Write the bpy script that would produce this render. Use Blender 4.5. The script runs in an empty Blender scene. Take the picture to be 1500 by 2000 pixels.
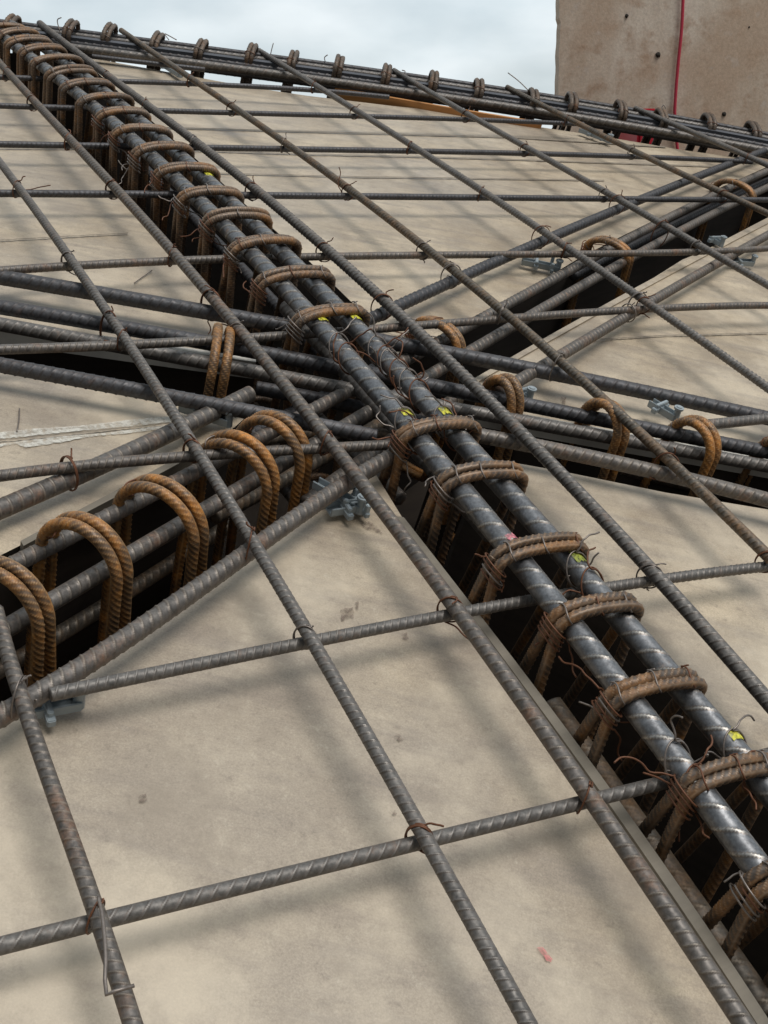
import bpy, bmesh, math, random
import numpy as np
from mathutils import Vector, Matrix
from mathutils.geometry import delaunay_2d_cdt
random.seed(7); rng = np.random.default_rng(7)
sc = bpy.context.scene
C = sc.collection

# ------------------------------------------------------------------ camera, sky, sun
S = 0.25                                   # metres per deck unit
F_PX = 2251.034
RM = np.array([[-0.4355923, 0.8653690, -0.2477819], [-0.6361050, -0.1011634, 0.7649421], [0.6368907, 0.4908182, 0.5945315]])
OV = np.array([-1.948766, 1.252676, 2.038010])
CS = [0.0262120, -0.0068640, 0.0003314, -0.0011888]
PITCH = math.radians(17.0)
CAMZ = 6.0
cp, sp = math.cos(PITCH), math.sin(PITCH)
CW = np.array([[1, 0, 0], [0, -sp, cp], [0, -cp, -sp]])       # camera axes (right, down, forward) -> world
def W(P):                                                      # deck frame -> world metres
    P = np.asarray(P, float)
    return (P @ RM.T + OV) @ CW.T * S + np.array([0, 0, CAMZ])
def Wd(d):
    return (np.asarray(d, float) @ RM.T) @ CW.T
def surf(u, v):
    return CS[0]*u*u + CS[1]*u*v + CS[2]*v*v + CS[3]*u**3
CC = -RM.T @ OV
def un(x, y, h=0.0):                                           # a point seen at (x, y) lying h below the mat surface
    d = RM.T @ np.array([(x-750)/F_PX, (y-1000)/F_PX, 1.0]); t = 2.0
    g = lambda t: (CC+t*d)[2] - surf(*(CC+t*d)[:2]) - h
    for _ in range(60):
        g0 = g(t); dg = (g(t+1e-5)-g0)/1e-5
        s = max(-1.5, min(1.5, -g0/dg)); t += s
        if abs(s) < 1e-9: break
    return CC + t*d
def depth_of(P): return (np.asarray(P) @ RM.T + OV)[..., 2]

cam = bpy.data.cameras.new('camera'); camo = bpy.data.objects.new('camera', cam); C.objects.link(camo)
cam.sensor_fit = 'VERTICAL'; cam.sensor_height = 24.0; cam.lens = 24.0*F_PX/2000.0
cam.clip_start = 0.02; cam.clip_end = 5000
camo.location = (0, 0, CAMZ); camo.rotation_euler = (math.pi/2-PITCH, 0, 0)
sc.camera = camo

Ldir = Wd(np.array([0.02, 0.10, -1.0])/np.linalg.norm([0.02, 0.10, -1.0]))   # towards the light
elev = math.asin(Ldir[2]); azim = math.atan2(Ldir[0], Ldir[1])
sun = bpy.data.lights.new('sun', 'SUN'); suno = bpy.data.objects.new('sun', sun); C.objects.link(suno)
sun.energy = 2.3; sun.angle = math.radians(33); sun.color = (1.0, 0.965, 0.92)
suno.rotation_euler = Vector(Ldir).to_track_quat('Z', 'Y').to_euler()
world = bpy.data.worlds.new("World"); sc.world = world; world.use_nodes = True
wn = world.node_tree.nodes; wl = world.node_tree.links; wn.clear()
wo = wn.new('ShaderNodeOutputWorld'); bg = wn.new('ShaderNodeBackground'); sky = wn.new('ShaderNodeTexSky')
sky.sky_type = 'NISHITA'; sky.sun_disc = False; sky.sun_elevation = elev; sky.sun_rotation = azim
sky.air_density = 1.0; sky.dust_density = 2.5; bg.inputs['Strength'].default_value = 0.1
tc = wn.new('ShaderNodeTexCoord'); mp = wn.new('ShaderNodeMapping'); mp.inputs['Scale'].default_value = (1.0, 1.0, 2.4)
nz = wn.new('ShaderNodeTexNoise'); nz.inputs['Scale'].default_value = 3.4; nz.inputs['Detail'].default_value = 5; nz.inputs['Roughness'].default_value = .5
cr = wn.new('ShaderNodeValToRGB'); cr.color_ramp.elements[0].position = .36; cr.color_ramp.elements[1].position = .60
cr.color_ramp.elements[0].color = (.62, .62, .62, 1); cr.color_ramp.elements[1].color = (1, 1, 1, 1)
nz2 = wn.new('ShaderNodeTexNoise'); nz2.inputs['Scale'].default_value = 7.0; nz2.inputs['Detail'].default_value = 6
cr2 = wn.new('ShaderNodeValToRGB'); cr2.color_ramp.elements[0].color = (7.4, 8.4, 8.9, 1); cr2.color_ramp.elements[1].color = (9.4, 10.1, 10.4, 1)
cr2.color_ramp.elements[0].position = .35; cr2.color_ramp.elements[1].position = .65
mx = wn.new('ShaderNodeMixRGB')
wl.new(tc.outputs['Generated'], mp.inputs[0]); wl.new(mp.outputs[0], nz.inputs['Vector']); wl.new(mp.outputs[0], nz2.inputs['Vector'])
wl.new(nz.outputs['Fac'], cr.inputs[0]); wl.new(nz2.outputs['Fac'], cr2.inputs[0]); wl.new(cr.outputs[0], mx.inputs[0])
dt = wn.new('ShaderNodeVectorMath'); dt.operation = 'DOT_PRODUCT'; dt.inputs[1].default_value = (0.15, 0.78, 0.60)
wl.new(tc.outputs['Generated'], dt.inputs[0])
mr = wn.new('ShaderNodeMapRange'); mr.inputs['From Min'].default_value = -.35; mr.inputs['From Max'].default_value = .8; mr.inputs['To Min'].default_value = .22; mr.inputs['To Max'].default_value = 1.0
wl.new(dt.outputs['Value'], mr.inputs['Value'])
mu = wn.new('ShaderNodeMixRGB'); mu.blend_type = 'MULTIPLY'; mu.inputs[0].default_value = 1      # added dimming of the sky behind the camera, for stronger contrast on bars
wl.new(sky.outputs[0], mx.inputs[1]); wl.new(cr2.outputs[0], mx.inputs[2]); wl.new(mx.outputs[0], mu.inputs[1]); wl.new(mr.outputs[0], mu.inputs[2])
wl.new(mu.outputs[0], bg.inputs[0]); wl.new(bg.outputs[0], wo.inputs[0])
vs = sc.view_settings; vs.view_transform = 'Standard'; vs.look = 'None'; vs.gamma = 1; vs.use_curve_mapping = False; vs.exposure = 0.0

# ------------------------------------------------------------------ materials
def nt(name):
    m = bpy.data.materials.new(name); m.use_nodes = True; t = m.node_tree; b = t.nodes['Principled BSDF']
    return m, t, b
def N(t, kind, **kw):
    n = t.nodes.new(kind)
    for k, v in kw.items():
        if k in n.inputs: n.inputs[k].default_value = v
        else: setattr(n, k, v)
    return n
def noise(t, vec, scale, detail=4, rough=.55):
    n = N(t, 'ShaderNodeTexNoise', Scale=scale, Detail=detail, Roughness=rough); t.links.new(vec, n.inputs['Vector']); return n.outputs['Fac']
def ramp(t, fac, stops):
    r = t.nodes.new('ShaderNodeValToRGB'); e = r.color_ramp.elements
    while len(e) < len(stops): e.new(.5)
    for q, (p, c) in zip(e, stops): q.position = p; q.color = (c, c, c, 1) if isinstance(c, (int, float)) else (*c, 1)
    t.links.new(fac, r.inputs[0]); return r.outputs[0]
def mix(t, fac, a, b, mode='MIX'):
    m = t.nodes.new('ShaderNodeMixRGB'); m.blend_type = mode
    for s, v in ((0, fac), (1, a), (2, b)):
        if isinstance(v, (int, float)): m.inputs[s].default_value = v if s == 0 else (v, v, v, 1)
        elif isinstance(v, tuple): m.inputs[s].default_value = (*v, 1)
        else: t.links.new(v, m.inputs[s])
    return m.outputs[0]
def bump(t, b, h, strength, dist):
    n = N(t, 'ShaderNodeBump', Strength=strength, Distance=dist); t.links.new(h, n.inputs['Height']); t.links.new(n.outputs[0], b.inputs['Normal'])

def steel(name, base, rust, amount, ribcol, metal=.45, rough=(.36, .62), ribamt=.42, footamt=.28):
    m, t, b = nt(name)
    tc = t.nodes.new('ShaderNodeTexCoord'); oi = t.nodes.new('ShaderNodeObjectInfo')
    ad = t.nodes.new('ShaderNodeVectorMath'); ad.operation = 'ADD'
    sc_ = t.nodes.new('ShaderNodeVectorMath'); sc_.operation = 'SCALE'; sc_.inputs[0].default_value = (7, 5, 3)
    t.links.new(oi.outputs['Random'], sc_.inputs['Scale']); t.links.new(tc.outputs['Object'], ad.inputs[0]); t.links.new(sc_.outputs[0], ad.inputs[1])
    v = ad.outputs[0]
    n1 = noise(t, v, 20, 6, .68); n2 = noise(t, v, 75, 5, .6); n3 = noise(t, v, 330, 3, .6)
    big = mix(t, .35, n1, n2)
    lo = .64 - amount*.2
    rmask = ramp(t, big, [(lo, 0), (lo+.16, 1)])
    steelc = mix(t, ramp(t, mix(t, .5, n2, n3), [(.34, 0), (.66, 1)]), tuple(x*.6 for x in base), tuple(min(1, x*1.5) for x in base))
    rustc = mix(t, ramp(t, n3, [(.3, 0), (.7, 1)]), tuple(x*.42 for x in rust), tuple(x*1.35 for x in rust))
    at = t.nodes.new('ShaderNodeAttribute'); at.attribute_name = 'rib'
    col = mix(t, rmask, steelc, rustc)
    wear_glint = t.nodes.new('ShaderNodeMath'); wear_glint.operation = 'MULTIPLY'; t.links.new(at.outputs['Fac'], wear_glint.inputs[0]); t.links.new(ramp(t, n2, [(.30, .45*ribamt), (.55, ribamt)]), wear_glint.inputs[1])  # worn rib crests, with a highlight painted along the ribs
    foot = t.nodes.new('ShaderNodeMath'); foot.operation = 'MULTIPLY'      # rust and dirt in the rib corners, plus painted crease darkening
    t.links.new(ramp(t, at.outputs['Fac'], [(0, 0), (.06, 1), (.30, 1), (.55, 0)]), foot.inputs[0]); t.links.new(ramp(t, n1, [(.35, .4*footamt), (.6, footamt)]), foot.inputs[1])
    col = mix(t, foot.outputs[0], col, tuple(x*.55 for x in rust))
    col = mix(t, wear_glint.outputs[0], col, ribcol)
    t.links.new(col, b.inputs['Base Color'])
    inv = ramp(t, rmask, [(0, metal), (1, .05)]); t.links.new(inv, b.inputs['Metallic'])
    t.links.new(ramp(t, big, [(.3, rough[0]), (.65, rough[1])]), b.inputs['Roughness'])
    bump(t, b, mix(t, .35, n2, n3), .28, .0008)
    return m
M = {}
M['grey'] = steel('grey_mill_steel', (.128, .119, .110), (.17, .085, .04), .38, (.30, .28, .26), ribamt=.6)
M['greyrust'] = steel('grey_steel_with_rust', (.120, .108, .098), (.19, .092, .045), .56, (.29, .25, .20), ribamt=.6)
M['dark'] = steel('dark_blue_steel', (.062, .062, .066), (.12, .06, .035), .15, (.10, .095, .095))
M['brown'] = steel('browned_steel', (.11, .095, .078), (.18, .10, .045), .78, (.26, .20, .13))
M['bright'] = steel('bright_heavy_steel', (.165, .168, .175), (.20, .11, .05), .34, (.50, .47, .42), metal=.8, rough=(.34, .5), ribamt=1.0, footamt=.55)
M['stirrup'] = steel('brown_rusted_steel', (.085, .066, .052), (.31, .135, .032), .76, (.46, .33, .22), metal=.25, rough=(.34, .58), ribamt=.62, footamt=.6)
M['orange'] = steel('orange_rusted_steel', (.11, .070, .042), (.54, .215, .036), .84, (.66, .42, .20), metal=.15, rough=(.34, .58), ribamt=.62, footamt=.5)
def simple(name, col, rough=.6, metal=0, nsc=60, var=.25, bmp=.2, bd=.0006):
    m, t, b = nt(name); tc = t.nodes.new('ShaderNodeTexCoord'); n = noise(t, tc.outputs['Object'], nsc)
    t.links.new(mix(t, n, tuple(x*(1-var) for x in col), tuple(min(1, x*(1+var)) for x in col)), b.inputs['Base Color'])
    b.inputs['Roughness'].default_value = rough; b.inputs['Metallic'].default_value = metal; bump(t, b, n, bmp, bd); return m
M['wire'] = simple('rusty_tie_wire', (.13, .052, .024), .55, .35, 300, .6)
M['wiregrey'] = simple('grey_tie_wire', (.20, .17, .15), .4, .6, 300, .4)
M['plastic'] = simple('grey_plastic', (.27, .31, .33), .32, 0, 40, .1)
M['yellow'] = simple('yellow_paint', (.62, .58, .05), .5, 0, 120, .2)
M['green'] = simple('yellow_green_paint', (.33, .36, .04), .5, 0, 150, .5)
M['pink'] = simple('pink_paint', (.66, .20, .24), .55, 0, 120, .2)
M['endcut'] = simple('rusted_cut_end', (.27, .12, .055), .8, 0, 200, .4)
M['redpl'] = simple('red_plastic', (.50, .012, .03), .4, 0, 20, .15)
M['redcab'] = simple('red_cable_sheath', (.45, .03, .06), .45, 0, 20, .15)
M['ground'] = simple('site_ground', (.22, .19, .15), .9, 0, .6, .4, .3, .02)

def deck_mat():
    m, t, b = nt('oiled_form_board'); tc = t.nodes.new('ShaderNodeTexCoord'); v = tc.outputs['Object']
    big = noise(t, v, 2.3, 6, .6); mid = noise(t, v, 11, 6, .65); fine = noise(t, v, 95, 6, .72); grit = noise(t, v, 600, 3, .7)
    mpn = t.nodes.new('ShaderNodeMapping'); mpn.inputs['Rotation'].default_value = (0, 0, .7); mpn.inputs['Scale'].default_value = (1, 9, 4); t.links.new(v, mpn.inputs[0])
    stre = noise(t, mpn.outputs[0], 5, 6, .65)
    c = mix(t, ramp(t, mix(t, .4, mid, big), [(.38, 0), (.60, 1)]), (.325, .258, .182), (.560, .465, .335))
    c = mix(t, ramp(t, big, [(.42, 0), (.60, .7)]), c, (.275, .232, .188))
    c = mix(t, ramp(t, stre, [(.48, 0), (.68, .6)]), c, (.225, .188, .155))
    c = mix(t, ramp(t, fine, [(.32, .55), (.44, 0)]), c, (.215, .175, .135))
    c = mix(t, ramp(t, fine, [(.56, 0), (.74, .4)]), c, (.54, .48, .38))
    c = mix(t, .45, c, mix(t, 1.0, c, ramp(t, grit, [(.3, .55), (.7, 1.35)]), 'MULTIPLY'))
    c = mix(t, ramp(t, noise(t, v, 4.1, 7, .68), [(.50, 0), (.66, .55)]), c, (.63, .54, .41))
    c = mix(t, ramp(t, noise(t, v, 6.7, 7, .72), [(.53, 0), (.68, .6)]), c, (.25, .205, .155))
    # rare dark flecks and chips
    vo = N(t, 'ShaderNodeTexVoronoi', Scale=16.0); t.links.new(v, vo.inputs['Vector'])
    fl = t.nodes.new('ShaderNodeMath'); fl.operation = 'MULTIPLY'
    t.links.new(ramp(t, vo.outputs['Distance'], [(.045, 1), (.10, 0)]), fl.inputs[0]); t.links.new(ramp(t, mid, [(.56, 0), (.68, .6)]), fl.inputs[1])
    c = mix(t, fl.outputs[0], c, (.12, .085, .065))
    t.links.new(c, b.inputs['Base Color']); t.links.new(ramp(t, mid, [(.3, .34), (.7, .58)]), b.inputs['Roughness'])
    bump(t, b, mix(t, .5, fine, mid), .35, .0018); return m
M['deck'] = deck_mat()
def wood_mat(name, a, bb, rough=.75, rot=0.0):
    m, t, b = nt(name); tc = t.nodes.new('ShaderNodeTexCoord'); mpn = t.nodes.new('ShaderNodeMapping'); mpn.inputs['Scale'].default_value = (2, 2, 26); mpn.inputs['Rotation'].default_value = (rot, rot*.3, 0)
    t.links.new(tc.outputs['Object'], mpn.inputs[0]); n = noise(t, mpn.outputs[0], 3, 6, .6); n2 = noise(t, tc.outputs['Object'], 40, 4)
    t.links.new(mix(t, .3, mix(t, ramp(t, n, [(.3, 0), (.7, 1)]), a, bb), mix(t, n2, a, bb)), b.inputs['Base Color']); b.inputs['Roughness'].default_value = rough
    bump(t, b, n, .4, .001); return m
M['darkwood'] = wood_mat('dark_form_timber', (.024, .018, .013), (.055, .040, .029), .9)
M['edgewood'] = wood_mat('grey_form_edge', (.12, .105, .082), (.24, .21, .165), .7)
M['plywood'] = wood_mat('orange_plywood', (.36, .15, .045), (.52, .25, .08), .6)
M['slate'] = wood_mat('slate_timber', (.045, .05, .06), (.09, .095, .11), .7)
M['whitewash'] = simple('white_dried_grout', (.56, .54, .49), .8, 0, 45, .25)
def worn_paint(name, col):
    m, t, b = nt(name); tc = t.nodes.new('ShaderNodeTexCoord'); n = mix(t, .5, noise(t, tc.outputs['Object'], 90, 5, .7), noise(t, tc.outputs['Object'], 320, 4, .7))
    b.inputs['Base Color'].default_value = (*col, 1); b.inputs['Roughness'].default_value = .55; t.links.new(ramp(t, n, [(.40, .15), (.54, .95)]), b.inputs['Alpha']); return m
def grout():
    m, t, b = nt('thin_dried_grout'); tc = t.nodes.new('ShaderNodeTexCoord'); v = tc.outputs['Object']
    n = mix(t, .5, noise(t, v, 26, 6, .7), noise(t, v, 150, 4, .7)); b.inputs['Base Color'].default_value = (.60, .58, .52, 1); b.inputs['Roughness'].default_value = .8
    t.links.new(ramp(t, n, [(.38, .05), (.56, .85)]), b.inputs['Alpha']); return m
M['grout'] = grout()
M['yellow'] = worn_paint('worn_yellow_paint', (.66, .62, .05)); M['green'] = worn_paint('worn_green_paint', (.30, .34, .04)); M['pink'] = worn_paint('worn_pink_paint', (.62, .20, .24))
def wall_mat():
    m, t, b = nt('stained_concrete'); tc = t.nodes.new('ShaderNodeTexCoord'); v = tc.outputs['Object']
    mpn = t.nodes.new('ShaderNodeMapping'); mpn.inputs['Scale'].default_value = (1, 1, .32); t.links.new(v, mpn.inputs[0])
    big = noise(t, mpn.outputs[0], 4.5, 6, .6); mid = noise(t, v, 17, 6, .6); f = noise(t, v, 120, 5, .7)
    c = mix(t, ramp(t, mix(t, .4, big, mid), [(.40, 0), (.58, 1)]), (.46, .35, .26), (.66, .58, .49))
    c = mix(t, ramp(t, mid, [(.48, 0), (.68, .75)]), c, (.33, .20, .12))
    c = mix(t, ramp(t, noise(t, v, 3.1, 5, .6), [(.46, 0), (.60, .65)]), c, (.46, .33, .235))
    c = mix(t, ramp(t, mid, [(.25, .6), (.42, 0)]), c, (.60, .56, .52))
    c = mix(t, .35, c, mix(t, 1.0, c, ramp(t, f, [(.3, .55), (.7, 1.4)]), 'MULTIPLY'))
    t.links.new(c, b.inputs['Base Color']); b.inputs['Roughness'].default_value = .8; bump(t, b, mix(t, .5, mid, f), .4, .003); return m
M['wall'] = wall_mat()
M['hole'] = simple('dark_tie_hole', (.03, .025, .02), .9)

# ------------------------------------------------------------------ object helpers
def props(o, label=None, cat=None, group=None, kind=None):
    for k, v in (('label', label), ('category', cat), ('group', group), ('kind', kind)):
        if v: o[k] = v
    return o
def link(name, me, mat, parent=None, origin=None):
    o = bpy.data.objects.new(name, me); C.objects.link(o)
    if mat is not None: me.materials.append(mat)
    if parent is not None: o.parent = parent
    if origin is not None: o.location = origin
    return o
def empty(name, loc):
    o = bpy.data.objects.new(name, None); C.objects.link(o); o.location = loc; o.empty_display_size = .02; return o
def npmesh(name, V, Q, attr=None, smooth=True):
    me = bpy.data.meshes.new(name); nV, nF = len(V), len(Q)
    me.vertices.add(nV); me.vertices.foreach_set('co', V.astype(np.float32).ravel())
    me.loops.add(nF*4); me.loops.foreach_set('vertex_index', Q.astype(np.int32).ravel())
    me.polygons.add(nF); me.polygons.foreach_set('loop_start', np.arange(0, nF*4, 4, dtype=np.int32)); me.polygons.foreach_set('loop_total', np.full(nF, 4, dtype=np.int32))
    me.polygons.foreach_set('use_smooth', np.full(nF, smooth))
    me.update(calc_edges=True)
    if attr is not None:
        a = me.attributes.new('rib', 'FLOAT', 'POINT'); a.data.foreach_set('value', attr.astype(np.float32))
    me.validate(); return me
def arclen(P):
    d = np.linalg.norm(np.diff(P, axis=0), axis=1); return np.concatenate([[0], np.cumsum(d)])
def frames(P):
    T = np.gradient(P, axis=0); T /= np.linalg.norm(T, axis=1)[:, None]
    n = np.cross(T[0], [0.3, .2, 1.0]); n /= np.linalg.norm(n); A = np.empty_like(P)
    for i in range(len(P)):
        n = n - T[i]*(n @ T[i]); n /= np.linalg.norm(n); A[i] = n
    return T, A, np.cross(T, A)
def sweep(P, r, nseg, radf=None, s=None):
    """P world points, r radius; returns verts, quads, rib mask"""
    T, A, B = frames(P); th = np.arange(nseg)/nseg*2*math.pi
    if radf is None: rad = np.full((len(P), nseg), r); msk = np.zeros((len(P), nseg))
    else: rad, msk = radf(s[:, None], th[None, :])
    V = P[:, None, :] + rad[..., None]*(np.cos(th)[None, :, None]*A[:, None, :] + np.sin(th)[None, :, None]*B[:, None, :])
    V = V.reshape(-1, 3); i = np.arange(len(P)-1)[:, None]*nseg; j = np.arange(nseg)[None, :]; k = (j+1) % nseg
    Q = np.stack([i+j, i+k, i+nseg+k, i+nseg+j], -1).reshape(-1, 4)
    msk = msk.ravel()
    # caps: centre vertex fans written as quads through a small ring
    n0 = len(V); V = np.vstack([V, P[0]-T[0]*r*.12+0*V[:nseg], P[-1]+T[-1]*r*.12+0*V[:nseg]]) 
    ring0 = (V[:nseg]-P[0])*.55+P[0]-T[0]*r*.08; ring1 = (V[(len(P)-1)*nseg:(len(P))*nseg]-P[-1])*.55+P[-1]+T[-1]*r*.08
    V[n0:n0+nseg] = ring0; V[n0+nseg:n0+2*nseg] = ring1
    jj = np.arange(nseg); kk = (jj+1) % nseg
    Q = np.vstack([Q, np.stack([n0+jj, n0+kk, kk, jj], -1), np.stack([(len(P)-1)*nseg+jj, (len(P)-1)*nseg+kk, n0+nseg+kk, n0+nseg+jj], -1)])
    h = nseg//2   # close the small rings with quads
    for base, flip in ((n0, 1), (n0+nseg, 0)):
        for a in range(h-1):
            q = [base+a, base+a+1, base+(nseg-2-a), base+(nseg-1-a)]
            if q[1] != q[2]: Q = np.vstack([Q, [q[::-1] if flip else q]])
    msk = np.concatenate([msk, np.zeros(2*nseg)])
    return V, Q, msk
def resample(P, steps):
    """walk along P with a step length that depends on the position"""
    L = arclen(P); out = [0.0]
    sarr = steps(P)
    while out[-1] < L[-1]:
        out.append(out[-1] + float(np.interp(out[-1], L, sarr)))
    out = np.array(out); out *= L[-1]/out[-1]
    return np.stack([np.interp(out, L, P[:, k]) for k in range(3)], 1), out
def zz_along(P): return np.linalg.norm(P-np.array([0, 0, CAMZ]), axis=1)
def ribbed(name, U, r, pitch, mat, parent=None, slope=.55, hgt=.085, nseg=14, twist=0.0, phase=None, crest=.15, longi=.10, rings=10):
    """U: centreline in deck units (dense). Rolled ribs and two long seams are real relief."""
    Pw = W(U); rw = r*S; pw = pitch*S
    zz = depth_of(U)*S; zm = float(zz.min())
    if nseg in (14, 24): nseg = 30 if zm < 1.15 else (24 if zm < 1.7 else 14)
    if nseg == 12: nseg = 20 if zm < 1.25 else 14
    def st(P): return np.maximum(pw/rings, zz*0.00048)
    Pr, s = resample(Pw, st)
    # smooth the polyline slightly
    for _ in range(1): Pr[1:-1] = Pr[1:-1]*.5+(Pr[:-2]+Pr[2:])*.25
    # rolled bars show one row of slanted ribs between the two long seams: note how this bar happens to lie
    T_, A_, B_ = frames(Pr); im = int(np.argmin(zz_along(Pr))) if phase is None else len(Pr)//2
    view = np.array([0, 0, CAMZ])-Pr[im]; ang = math.atan2(view @ B_[im], view @ A_[im])
    ph0 = math.pi/2-ang+rng.normal(0, .22)
    tw = twist if twist else rng.uniform(-.25, .25)
    s0 = s[im]
    def radf(s, th):
        a = th + ph0 + tw*(s-s0)/.25*.15
        half = np.sin(a); ph = s/pw + slope*r*S/pw*np.where(half > 0, a % math.pi, (a % math.pi)+1.3)
        d = np.abs((ph % 1.0)-.5)*2.0                  # 1 at the rib crest
        ribp = np.clip((d-(1-crest*2))/(crest*2), 0, 1); ribp = ribp*ribp*(3-2*ribp)
        env = np.clip(np.abs(half)*1.5, 0, 1)
        m = ribp*env
        seam = np.clip((np.abs(np.cos(a))-.965)/.035, 0, 1)
        return rw*(1-hgt*.35+hgt*1.9*m+longi*seam), np.maximum(m, seam*.6)
    V, Q, k = sweep(Pr, rw, nseg, radf, s)
    org = Pr.mean(0); me = npmesh(name, V-org, Q, k)
    if parent is not None: org = org - np.array(parent.location)
    return link(name, me, mat, parent, org)
def tube(name, Pw, r, mat, parent=None, nseg=6):
    V, Q, k = sweep(np.asarray(Pw), r, nseg); org = np.mean(Pw, axis=0); me = npmesh(name, V-org, Q)
    if parent is not None: org = org - np.array(parent.location)
    return link(name, me, mat, parent, org)
def catmull(P, n=10):
    P = np.asarray(P, float); P = np.vstack([2*P[0]-P[1], P, 2*P[-1]-P[-2]]); out = []
    for i in range(1, len(P)-2):
        for t in np.linspace(0, 1, n, endpoint=False):
            a, b, c, d = P[i-1], P[i], P[i+1], P[i+2]
            out.append(.5*((2*b)+(-a+c)*t+(2*a-5*b+4*c-d)*t*t+(-a+3*b-3*c+d)*t**3))
    out.append(P[-2]); return np.array(out)
def trace(px, h=0.0, deg=3, n=160, grow=False):
    """pixel polyline -> smooth straight-ish bar lying on the mat; a low-degree fit takes the hand wobble out"""
    P = np.array([un(x, y, h) for x, y in px]); L = arclen(P); L /= L[-1]
    deg = min(deg, len(px)-1); t = np.linspace(0, 1, n); cu = np.polyfit(L, P[:, 0], deg); cv = np.polyfit(L, P[:, 1], deg)
    u, v = np.polyval(cu, t), np.polyval(cv, t)
    if grow:
        for k, (x, y) in ((0, px[0]), (-1, px[-1])):           # bars that leave the frame run on beyond it
            if (x < -20 or x > 1525 or y > 2040) and u[k] < 9.5:
                d = np.array([u[k]-u[6 if k == 0 else -7], v[k]-v[6 if k == 0 else -7]]); d /= np.linalg.norm(d)
                m = np.linspace(.05, 2.6, 40); uu, vv = u[k]+d[0]*m, v[k]+d[1]*m
                u, v = (np.concatenate([uu[::-1], u]), np.concatenate([vv[::-1], v])) if k == 0 else (np.concatenate([u, uu]), np.concatenate([v, vv]))
    return np.stack([u, v, surf(u, v)+h], 1)
def boxes(name, specs, mat, parent=None, origin=(0, 0, 0), bev=0.0, smooth=False):
    """specs: list of (centre, size, 3x3 axes) in world metres, joined in one mesh with bevelled edges"""
    bm = bmesh.new()
    for c, sz, R in specs:
        Mx = Matrix([list(R[0])+[0], list(R[1])+[0], list(R[2])+[0], [0, 0, 0, 1]]).transposed()
        Mx = Matrix.Translation(Vector(c)-Vector(origin)) @ Mx @ Matrix.Diagonal((*sz, 1))
        r = bmesh.ops.create_cube(bm, size=1.0, matrix=Mx)
        if bev: bmesh.ops.bevel(bm, geom=list({e for v in r['verts'] for e in v.link_edges}), offset=bev, segments=2, affect='EDGES')
    me = bpy.data.meshes.new(name); bm.to_mesh(me); bm.free()
    for p in me.polygons: p.use_smooth = smooth
    o = link(name, me, mat, parent, Vector(origin)-(parent.location if parent is not None else Vector((0, 0, 0)))); return o
# ------------------------------------------------------------------ the formwork deck and its trenches
HD = 0.20                                   # deck lies this far below the centre of the sloping bars
D1lo = [(-500, 1715), (-200, 1535), (0, 1402), (200, 1280), (333, 1190), (477, 1092), (600, 1005), (735, 928)]
MLlo = [(787, 1013), (850, 1097), (917, 1187), (997, 1287), (1067, 1377), (1167, 1507), (1267, 1647), (1367, 1800), (1433, 1900), (1497, 1993), (1700, 2300)]
D1up = [(480, 815), (440, 850), (367, 893), (300, 925), (167, 997), (80, 1045), (0, 1085), (-200, 1190), (-500, 1350)]
D2lo = [(-500, 640), (-200, 690), (0, 724), (133, 747), (267, 774), (400, 799)]
D2up = [(505, 703), (400, 690), (300, 676), (200, 662), (100, 646), (0, 629), (-200, 598), (-400, 565)]
MLup = [(-30, 95), (30, 160), (100, 235), (217, 365), (345, 510), (470, 650)]
MRup = [(165, 118), (260, 205), (380, 308), (480, 400), (590, 497), (700, 603), (775, 690)]
E1up = [(870, 657), (1000, 583), (1133, 503), (1213, 462), (1403, 368), (1500, 325), (1640, 262)]
E1lo = [(1640, 352), (1500, 427), (1393, 483), (1333, 507), (1233, 570), (1000, 697), (905, 755)]
E2up = [(1033, 820), (1153, 841), (1417, 888), (1500, 902), (1700, 938), (1900, 975)]
E2lo = [(1900, 1080), (1700, 1035), (1500, 995), (1300, 962), (1100, 921), (1000, 903), (945, 895)]
MRlo = [(950, 905), (1058, 1035), (1165, 1145), (1292, 1278), (1412, 1402), (1510, 1512), (1800, 1850)]
far_edge = [(170, 112), (330, 141), (500, 172), (600, 187), (767, 207), (867, 217), (1000, 240), (1100, 255), (1217, 273), (1333, 293), (1450, 309), (1560, 330)]
def uvp(q): return tuple(q[1:]) if q[0] == 'uv' else tuple(un(q[0], q[1], HD)[:2])
def beyond(p, q, n):                        # carry the edge p -> q straight on past the frame
    p, q = np.array(uvp(p)), np.array(uvp(q)); d = (q-p)/np.linalg.norm(q-p); r = q+d*n; return ('uv', float(r[0]), float(r[1]))
sectors = [
    ('lower panel', [beyond(D1lo[3], D1lo[2], 4.4)] + D1lo[2:] + MLlo[:-1] + [('uv', -3.5, 3.34), ('uv', -3.5, -2.0)]),
    ('left panel', D1up[:-1] + [beyond(D1up[5], D1up[6], 4.2), beyond(D2lo[3], D2lo[2], 4.6)] + D2lo[2:]),
    ('upper left panel', D2up[:6] + [beyond(D2up[4], D2up[5], 4.4), ('uv', 10.1, -2.6)] + MLup),
    ('upper panel', MRup + E1up[:-1] + far_edge[::-1]),
    ('right panel', E1lo + E2up[:-2] + [beyond(E2up[2], E2up[3], 5.0), ('uv', 2.0, 11.8), ('uv', 6.2, 11.8)]),
    ('lower right panel', [beyond(E2lo[3], E2lo[2], 5.2)] + E2lo[2:] + MRlo[:-1] + [('uv', -3.5, 4.05), ('uv', -3.5, 10.2)]),
]
def inside(poly, q):
    c = False; n = len(poly)
    for i in range(n):
        (x1, y1), (x2, y2) = poly[i], poly[(i+1) % n]
        if (y1 > q[1]) != (y2 > q[1]) and q[0] < (x2-x1)*(q[1]-y1)/(y2-y1)+x1: c = not c
    return c
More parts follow.
